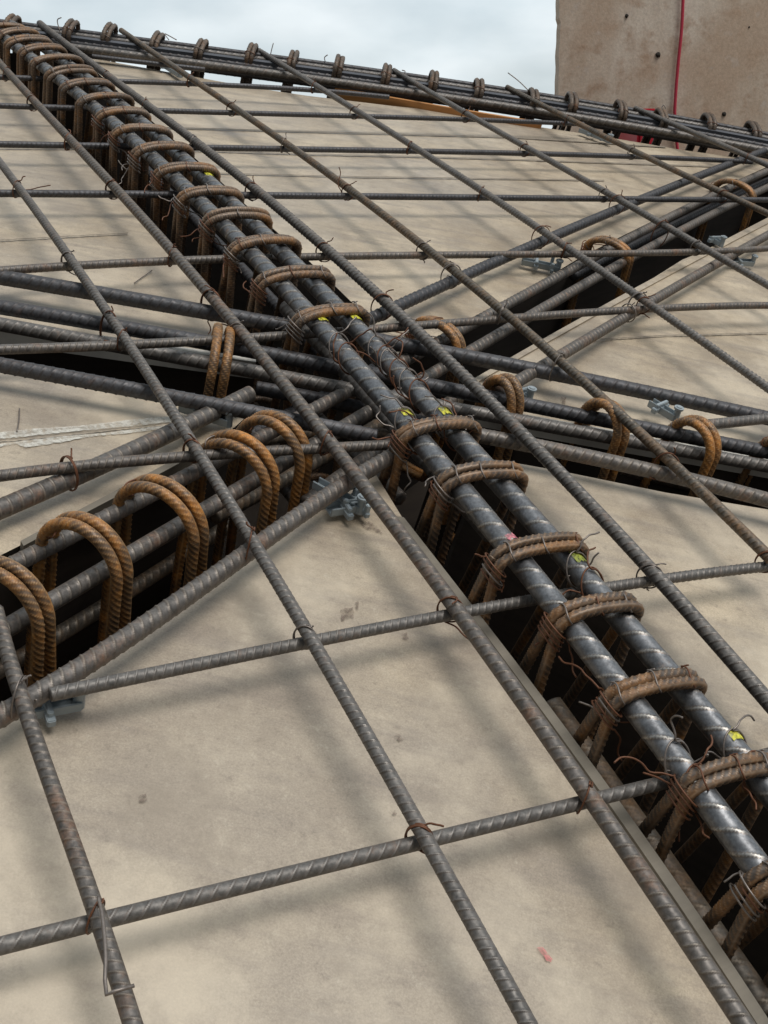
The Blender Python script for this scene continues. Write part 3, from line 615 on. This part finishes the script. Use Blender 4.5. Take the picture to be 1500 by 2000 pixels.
for k1, k2 in ((('A', 1), 'E'), (('A', 2), 'E'), (('A', 2), 'D2c'), (('A', 4), 'G'), (('A', 5), 'G'), (('A', 5), 'D2f'), (('B', 3), 'H'), (('A', 6), 'G'), (('A', 7), 'G'), (('B', 2), 'F'), (('A', 6), 'H'), (('A', 5), 'D2e'), (('A', 7), 'D1b'), (('A', 3), 'D2a')):
    tie(k1, k2)
# a long loose tail at the lower left crossing, a hooked one on the deck
pz = [un(*q, h) for q, h in (((192, 1752), -.05), ((200, 1790), -.06), ((206, 1860), -.07), ((205, 1915), -.07), ((208, 1943), -.07), ((222, 1937), -.08), ((262, 1925), -.08))]
props(wire('tie_wire', catmull(pz[:4], 5).tolist()+pz[4:], mat='wiregrey', r=.0052), 'long bent grey wire tail hanging over the short steep bar at lower left', 'tie wire')
for px, lab in (([(262, 553), (280, 540), (297, 528)], 'short loose wire lying on the deck below the fourth cross bar at left'), ([(38, 798), (37, 820), (33, 843)], 'short loose wire on the deck above the white grout at left edge')):
    props(wire('loose_wire', catmull([un(*q, HD-.01) for q in px], 4), mat='wiregrey', r=.003), lab, 'wire')

# ------------------------------------------------------------------ stirrups
def stirrup(PL, PR, rise, depth, expo, r, pitch, mat, label, group, gap=1.06, name='double_stirrup', splay=.0, wires=2, seed=0, nseg=12, tails=True, cat='stirrup', single=False, lean=0.0):
    PL, PR = np.array(PL), np.array(PR); e1 = PR-PL; w = np.linalg.norm(e1); e1 /= w
    e3 = np.array([0, 0, 1.0]); e3 -= e1*(e3 @ e1); e3 /= np.linalg.norm(e3); fw = np.cross(e1, e3)
    mid = (PL+PR)/2
    root = empty(name, W(mid).tolist()); props(root, label, cat, group)
    def loop(off, dz, sp):
        pts = []
        for x in (-1,):
            for d in np.linspace(depth, .0, 9): pts.append((-w/2+lean*d-.010*math.sin(d*3), d))
        for t in np.linspace(math.pi, 0, 21)[1:-1]:
            cx, sx = math.cos(t), math.sin(t)
            ex_ = expo*1.5 if (cx < 0 and expo < .7) else expo
            pts.append((w/2*np.sign(cx)*abs(cx)**ex_, -rise*abs(sx)**ex_))
        for d in np.linspace(0, depth, 9): pts.append((w/2+.008*math.sin(d*3), d))
        P = [mid+e1*x+e3*(z+dz)+fw*(off+sp*max(0, z)) for x, z in pts]
        P.append(mid+e1*(w/2-.06)+e3*(depth+.04)+fw*off); P.append(mid-e1*(w/2-.06)+e3*(depth+.045)+fw*off)
        return catmull(P, 5)
    tops = []
    for q in ((0,) if single else (-1, 1)):
        P = loop(q*r*gap+rng.normal(0, .002), rng.normal(0, .004), q*splay+rng.normal(0, .015)); tops.append(P)
        ribbed('hoop', P, r, pitch, M[mat], root, slope=.8, hgt=.095, nseg=nseg, crest=.14, twist=.01, phase=0)
    for k in range(wires):
        f_ = (-.42, -.05, .33, .1)[k % 4]+rng.normal(0, .04); rr = rise*(max(0, 1-abs(f_*2)**(2/expo)))**(expo/2)
        c = mid+e1*f_*w-e3*rr; a = r*(2.25 if not single else 1.3)
        loopp = [c+fw*a*math.cos(t)+(-e3)*r*1.25*math.sin(t)+e1*(.004*t-.01+.01*math.sin(t*2)) for t in np.linspace(.4, 2*math.pi*1.1, 18)]
        wire('tie_wire', catmull(loopp, 2), root, 'wiregrey' if rng.random() < .55 else 'wire', .0032)
    if tails:
        c = mid-e1*w*.49+e3*.02
        for q in range(4):
            loopp = [c+e1*(r*1.9*math.cos(t))+fw*(r*3*math.sin(t))+e3*(.022*q-.02+.03*math.cos(t)) for t in np.linspace(rng.uniform(0, 3), rng.uniform(5, 9), 14)]
            pts = loopp+curl(loopp[-1], -e1*rng.uniform(-.5, 1)+fw*rng.normal(0, .8)+e3*rng.uniform(0, .6), rng.uniform(.05, .24), 6)[1:]
            wire('tie_wire', catmull(pts, 3), root, 'wire' if rng.random() < .7 else 'wiregrey', .0035)
    return root
MAIN = [((1468, 1738), (1612, 1708)), ((1338, 1545), (1498, 1512)), ((1190, 1372), (1355, 1345)), ((1082, 1222), (1233, 1200)), ((966, 1104), (1130, 1082)), ((863, 952), (1014, 943)), ((782, 860), (925, 848)),
        ((577, 634), (710, 624)), ((505, 560), (643, 553)), ((452, 496), (578, 490)), ((402, 440), (523, 440)), ((351, 393), (468, 393)), ((306, 347), (422, 349)), ((262, 308), (371, 306)), ((222, 268), (331, 272)),
        ((190, 235), (288, 236)), ((154, 208), (255, 206)), ((121, 180), (218, 178)), ((93, 155), (184, 151)), ((63, 131), (157, 129)), ((40, 111), (125, 109)), ((13, 93), (98, 92)), ((-5, 78), (72, 75)), ((-25, 64), (50, 66))]
UP = ['lowest', 'second lowest', 'third', 'fourth', 'fifth', 'sixth', 'seventh', 'eighth', 'ninth', 'tenth', 'eleventh', 'twelfth', 'thirteenth', 'fourteenth', 'fifteenth', 'sixteenth', 'seventeenth', 'eighteenth', 'nineteenth', 'twentieth', 'twenty-first', 'twenty-second', 'twenty-third', 'farthest up']
NOTE = {0: ', cut off by picture edge', 1: ', over the dark trench', 4: ', by the pink mark', 6: ', below the bare stretch', 7: ', above the bare stretch', 12: ', near a yellow mark'}
for k, (a, b) in enumerate(MAIN):
    near = k < 9
    hh = -.035
    stirrup(un(*a, hh), un(*b, hh), .078, .95 if k < 12 else .8, .62, .0208, .028, 'stirrup', ('rusty double stirrup on the main cage, %s from the bottom%s' % (UP[k], NOTE.get(k, ''))) if k < 23 else 'rusty double stirrup at the very top left corner of the main cage',
            'double stirrups along the main cage', splay=.10 if k < 12 else .03, wires=3 if near else 2, nseg=12 if near else 9, tails=k < 16, lean=.07)
# hoops of the side trenches: (left foot, right shoulder) seen on a level h below the mat
HOOP = [((-70, 1150), (85, 1225), 'orange rusty hoop pair cut by the left picture edge, nearest in the lower left trench'), ((92, 1062), (238, 1135), 'orange rusty hoop pair second from the left edge in the lower left trench'),
        ((240, 985), (388, 1058), 'orange hoop pair in the middle of the lower left trench, wire at its leg'), ((392, 900), (528, 962), 'orange rusty hoop pair fourth from the left edge, just left of the junction'), ((472, 858), (592, 918), 'orange rusty hoop pair right beside the junction, fifth in its trench')]
for a, b, lab in HOOP:
    stirrup(un(*a, .15), un(*b, .15), .17, .85, 1.0, .0212, .025, 'orange', lab, 'hoop pairs of the lower left trench', gap=1.42, splay=.03, wires=1, nseg=12, tails=False, name='hoop_pair')
for a, b, lab in [((812, 640), (896, 684), 'orange brown hoop pair beside the thick bar where the upper right trench starts'), ((1148, 482), (1228, 512), 'golden rusty hoop pair half way up the upper right trench'), ((1398, 365), (1470, 390), 'golden rusty hoop pair at the upper right end of its trench')]:
    stirrup(un(*a, .15), un(*b, .15), .09, .8, 1.0, .022, .027, 'orange', lab, 'hoop pairs of the upper right trench', gap=1.2, splay=.02, wires=2, tails=True, name='hoop_pair')
for a, b, lab in [((432, 668), (425, 742), 'upright rusty hoop pair on the left trench, seen almost edge on'), ((950, 770), (1003, 812), 'rusty hoop pair partly behind the thick bar in the right trench'), ((1142, 815), (1208, 868), 'rusty hoop pair in the middle of the right trench, wire round its legs'),
                  ((1310, 848), (1388, 902), 'rusty hoop pair in front of the leaning plastic spacer at right'), ((1482, 882), (1560, 940), 'rusty hoop pair cut by the right picture edge')]:
    stirrup(un(*a, .15), un(*b, .15), .14, .8, 1.0, .0225, .027, 'orange', lab, 'hoop pairs of the left and right trenches', gap=1.2, splay=.02, wires=1, tails=False, name='hoop_pair')
# loose wires bunched on the bare stretch of the cage
for i, (px, key) in enumerate([((660, 683), 'C1'), ((737, 690), 'C2'), ((762, 712), 'C2'), ((805, 755), 'C2'), ((872, 815), 'C2'), ((787, 832), 'C1'), ((1140, 1120), 'C2'), ((1420, 1460), 'C2'), ((1340, 1485), 'C1')]):
    U, r, o = BARS[key]; c = un(*px, CH); j = int(np.argmin(np.linalg.norm(U-c, axis=1))); d = U[j+1]-U[j]; ax = np.array([-d[1], d[0], 0])
    for q in range(2):
        pts = tie_path(U[j]+d*q*1.5, ax, r*1.22, r*1.22, 1.7, (.14, .16), lean=.05); wire('tie_wire', pts, o, 'wire' if q else 'wiregrey', .0036)

# ------------------------------------------------------------------ far edge cage
GE = 'bars of the far edge cage'
e1 = [(-60, 34), (0, 42), (110, 59), (300, 83), (497, 106), (583, 118), (833, 153), (997, 176), (1053, 184), (1200, 211), (1333, 234), (1500, 264), (1600, 282)]
off = lambda px, d: [(x, y+d) for x, y in px]
for d, h, r, mat, lab in ((0, .03, .026, 'dark', 'topmost thin dark bar of the far edge cage against the sky'), (8, .05, .030, 'grey', 'grey bar just below the top one in the far edge cage'), (16, .07, .034, 'dark', 'dark bar in the middle of the far edge cage'),
                          (24, .09, .034, 'dark', 'dark bar above the ribbed grey one in the far edge cage'), (32, .085, .034, 'grey', 'coarse ribbed grey bar on the near side of the far edge cage'), (40, .13, .034, 'dark', 'lowest dark bar of the far edge cage')):
    bar('far%d' % d, off(e1, d), h, r, mat, .08, lab, GE, hgt=.12)
def board(px, h0, h1, mat, label, thick=.05):
    n = 60; A_ = trace(px, h0, 3, n); B_ = A_+[0, 0, h1-h0]; A2 = A_+[thick, 0, 0]; B2 = B_+[thick, 0, 0]
    V = W(np.stack([A_, B_, B2, A2], 1).reshape(-1, 3)); F = []
    for i in range(n-1):
        for k in range(4): F.append((4*i+k, 4*i+(k+1) % 4, 4*i+4+(k+1) % 4, 4*i+4+k))
    F += [(0, 1, 2, 3), (4*n-1, 4*n-2, 4*n-3, 4*n-4)]
    org = V.mean(0); me = bpy.data.meshes.new('board'); me.from_pydata((V-org).tolist(), [], F); me.update()
    bm = bmesh.new(); bm.from_mesh(me); bmesh.ops.recalc_face_normals(bm, faces=bm.faces); bm.to_mesh(me); bm.free()
    return props(link('edge_board', me, mat, None, org), label, 'board')
board(off(e1, 12), 0.03, .17, M['slate'], 'dark slate coloured board lying behind the bars of the far edge cage', .06)
board([(655, 172), (767, 191), (833, 203), (1010, 232), (1060, 240)], .14, .42, M['plywood'], 'orange plywood board showing below the far edge cage', .03)
M['farrust'] = steel('dark_browned_steel', (.085, .066, .052), (.20, .10, .045), .6, (.34, .25, .17), metal=.2, rough=(.4, .65))
ARCH = [(15, 40), (130, 46), (207, 54), (300, 66), (388, 80), (485, 91), (570, 103), (658, 116), (755, 131), (845, 144), (937, 158), (1040, 177), (1118, 186), (1215, 200), (1300, 215), (1392, 227), (1480, 241)]
WH = ['at the far left corner', 'left of the tall bar end', 'just right of the tall bar end']+['']*20
ANY = ['first', 'second', 'third', 'fourth', 'fifth', 'sixth', 'seventh', 'eighth', 'ninth', 'tenth', 'eleventh', 'twelfth', 'thirteenth', 'fourteenth', 'fifteenth', 'sixteenth', 'seventeenth']
for k, (x, y) in enumerate(ARCH):
    # the hoop plane crosses the cage: its feet lie before and behind the bar bundle
    f0 = un(x-2+rng.normal(0, 2), y+30, .05); t = un(x+40, y+42, .0)-un(x-40, y+30, .0); t[2] = 0; t /= np.linalg.norm(t); nrm = np.array([-t[1], t[0], 0]); nrm *= np.sign(nrm[0])
    f1 = f0+nrm*.30; f1[2] = surf(f1[0], f1[1])
    for _q in (0,):
        stirrup(f0, f1, rng.normal(.085, .012), .62, .8, .023, .045, 'farrust', 'small rusty stirrup on far edge cage, %s from left%s' % (ANY[k], ', against the concrete wall' if k > 11 else ''), 'stirrups along the far edge cage', gap=.98, splay=0, wires=1, nseg=8, tails=False)
for (x, y, x2, y2, x3, y3) in ((117, 62, 112, 40, 120, 34), (330, 78, 322, 66, 345, 78), (528, 108, 531, 95, 534, 84), (635, 120, 634, 112, 640, 107), (1040, 185, 1015, 160, 992, 142), (1290, 215, 1296, 205, 1300, 212), (790, 145, 791, 139, 785, 137)):
    P = [un(x, y, .0)]; q = P[0]
    dd = depth_of(q)
    def at(px, py): 
        return CC + RM.T @ np.array([(px-750)/F_PX, (py-1000)/F_PX, 1.0])*dd
    props(wire('tie_wire', catmull([q, at(x2, y2), at(x3, y3)], 5), mat='wiregrey', r=.005), 'thin wire end sticking up at pixel', 'tie wire', 'wire ends sticking up from the far edge cage')
lw = ['thin bent wire end standing against the sky beside the tall bar end', 'thin wire end by the fifth sloping bar at the far cage', 'straight wire end standing at the top of the sixth sloping bar', 'tiny wire end on the far cage right of the sixth sloping bar', 'long pale looped wire reaching up left of the concrete wall', 'small grey wire end in front of the red crate', 'tiny wire end beside the top of the seventh sloping bar']
for o_, l_ in zip([o for o in C.objects if o.get('label') == 'thin wire end sticking up at pixel'], lw): o_['label'] = l_

# ------------------------------------------------------------------ concrete wall, cable, red crate
def cam_pt(px, py, z): return (RM.T @ (np.array([(px-750)/F_PX, (py-1000)/F_PX, 1.0])*z-OV))
def wpt(px, py, z): return Vector(W(cam_pt(px, py, z)))
WZ = 14.6
P0, P1 = wpt(1089, 195, WZ), wpt(1560, 195, WZ*1.02)
ex = (P1-P0); ex.z = 0; ex.normalize(); ez = Vector((0, 0, 1)); ey = ex.cross(ez)          # ey points at the camera side or away
if ey.y < 0: ey = -ey
root = empty('concrete_wall', P0); props(root, 'tall brown stained concrete wall standing behind the deck at upper right', 'wall')
def wall_panel(x0, x1, z0, z1, lean=.0):
    nx, nz = 30, 300; V, Q = [], []
    for i in range(nx+1):
        for j in range(nz+1):
            xx = x0+(x1-x0)*i/nx; zz = z0+(z1-z0)*j/nz
            jag = (.0012*math.sin(zz*31)+.0010*math.sin(zz*83)) if i == 0 else 0
            if i == 0 and zz > dz: jag -= .007
            V.append(ex*(xx+jag+lean*(zz-z0))+ez*zz)
    n = len(V); V += [v+ey*.05 for v in V]
    Q = [(i*(nz+1)+j, (i+1)*(nz+1)+j, (i+1)*(nz+1)+j+1, i*(nz+1)+j+1) for i in range(nx) for j in range(nz)]
    Q += [tuple(n+q for q in f[::-1]) for f in Q]
    Q += [(j, j+1, n+j+1, n+j) for j in range(nz)]+[((nx)*(nz+1)+j+1, nx*(nz+1)+j, n+nx*(nz+1)+j, n+nx*(nz+1)+j+1) for j in range(nz)]
    Q += [(i*(nz+1)+nz, (i+1)*(nz+1)+nz, n+(i+1)*(nz+1)+nz, n+i*(nz+1)+nz) for i in range(nx)]
    me = bpy.data.meshes.new('panel'); me.from_pydata([tuple(v) for v in V], [], Q); me.update()
    return link('panel', me, M['wall'], root)
pz1 = wpt(1085, 48, WZ); dz = (wpt(1089, 48, WZ)-P0).z
wall_panel(.0, 1.6, -3.2, dz+1.2, 0)
wn_ = ez.cross(ex)
def on_wall(px, py, lift=0.0):
    a = wpt(px, py, 1.0)-Vector((0, 0, CAMZ)); cpos = Vector((0, 0, CAMZ)); nn = ey; t = ((P0-cpos).dot(nn)-lift)/a.dot(nn); return cpos+a*t
for px, py, rr in ((1224, 31, .006), (1285, 107, .008), (1414, 223, .007), (1463, 53, .003)):
    c = on_wall(px, py); bm = bmesh.new(); bmesh.ops.create_uvsphere(bm, u_segments=14, v_segments=8, radius=rr)
    for v in bm.verts: v.co += Vector([random.gauss(0, rr*.12) for _ in range(3)])
    me = bpy.data.meshes.new('tie_hole'); bm.to_mesh(me); bm.free()
    for p_ in me.polygons: p_.use_smooth = True
    link('tie_hole', me, M['hole'], root, c-P0)
cabl = [on_wall(x, y, .012) for x, y in ((1334, -60), (1334, 0), (1331, 60), (1325, 120), (1320, 180), (1318, 230), (1323, 290), (1330, 350))]
props(tube('cable', catmull([tuple(c) for c in cabl], 8), .0050, M['redcab'], None, 8), 'red cable hanging down the stained concrete wall', 'cable')
# red crate
cb = wpt(1250, 246, 13.6); root = empty('crate', cb); props(root, 'bright red plastic crate standing behind the far edge cage by the wall', 'crate')
R3 = (ex, -ey if (-ey).y < 0 else ey, ez)
hw, hh_ = .036, .072
boxes('crate_body', [((cb+ez*(-.02)), (hw*2, .2, hh_*1.1), R3)], M['redpl'], root, cb, .008)
boxes('rim', [((cb+ez*(hh_*.55)+ex*.0), (hw*2+.012, .21, .01), R3)], M['redpl'], root, cb, .006)
for s_ in (-1, 1): boxes('handle', [((cb+ez*(hh_*.55-.012)+ex*s_*(hw+.008)), (.01, .09, .012), R3)], M['redpl'], root, cb, .004)

# ------------------------------------------------------------------ plastic spacers
def spacer(pa, pb, label, kind=0, h=HD, wdt=.055):
    a, b = un(*pa, h-.03), un(*pb, h-.03); d = b-a; L = np.linalg.norm(d); d /= L
    aW = Vector(W(a)); X = Vector(Wd(d)).normalized(); Z = Vector(Wd([0, 0, -1])).normalized(); Y = Z.cross(X).normalized(); Z = X.cross(Y)
    R = (X, Y, Z); L *= S; w = wdt*S
    base = aW; root = empty('bar_spacer', base); props(root, label, 'spacer', 'grey plastic spacers on the deck')
    P = lambda x, y, z: base+X*x+Y*y+Z*z
    boxes('base_strip', [(P(L/2, 0, w*.12), (L, w*.9, w*.22), R), (P(L/2, w*.40, w*.42), (L, w*.13, w*.6), R), (P(L/2, -w*.40, w*.42), (L, w*.13, w*.6), R)], M['plastic'], root, base, w*.04)
    boxes('cross_arm', [(P(L*.38, 0, w*.35), (w*.5, w*2.5, w*.5), R), (P(L*.38, 0, w*.75), (w*.35, w*1.9, w*.45), R)], M['plastic'], root, base, w*.06)
    if kind: boxes('cross_arm', [(P(L*.80, 0, w*.35), (w*.4, w*2.6, w*.45), R), (P(L*.80, w, w*.8), (w*.4, w*.35, w*.9), R), (P(L*.80, -w, w*.8), (w*.4, w*.35, w*.9), R)], M['plastic'], root, base, w*.06)
    bm = bmesh.new()
    for r1, r2, z0, z1 in ((w*.36, w*.32, 0, w*1.25), (w*.46, w*.46, w*1.25, w*1.45), (w*.30, w*.25, w*1.45, w*1.55)):
        bmesh.ops.create_cone(bm, cap_ends=True, segments=20, radius1=r1, radius2=r2, depth=z1-z0, matrix=Matrix.Translation((0, 0, (z0+z1)/2)))
    Rm = Matrix((X, Y, Z)).transposed().to_4x4(); me = bpy.data.meshes.new('post_cup')
    bmesh.ops.transform(bm, matrix=Rm, verts=bm.verts); bm.to_mesh(me); bm.free()
    link('post_cup', me, M['plastic'], root, P(L*.97, 0, 0)-base)
spacer((48, 1398), (156, 1378), 'grey plastic spacer with a round post under the heavy bar at lower left')
spacer((615, 950), (705, 1002), 'grey plastic star shaped spacer under the heavy bar below the junction', 1)
spacer((640, 1003), (716, 992), 'second grey plastic spacer crossing the star shaped one below the junction', 1)
spacer((1018, 515), (1090, 530), 'grey plastic spacer on the upper panel near the upper right trench', 1)
spacer((1418, 516), (1468, 518), 'grey plastic spacer on the right panel under the seventh sloping bar')
spacer((1132, 258), (1192, 280), 'grey plastic spacer lying near the far deck edge under the eighth sloping bar', 1)
spacer((312, 126), (352, 152), 'dark grey plastic spacer at the far deck edge under the fifth sloping bar')
spacer((1268, 792), (1318, 822), 'grey plastic spacer leaning out from behind the orange hoops at right', 0, HD-.05)
spacer((352, 800), (448, 832), 'grey plastic spacer beneath the rusted bar end left of the junction')
spacer((1386, 470), (1408, 482), 'small pale plastic spacer at the lip of the upper right trench')
spacer((1010, 770), (1032, 785), 'pale plastic spacer beside the junction under the darkest heavy bar')

for o in C.objects:
    if o.get('label') and len(o['label'].split()) > 16: print('LONG', len(o['label'].split()), o['label'])
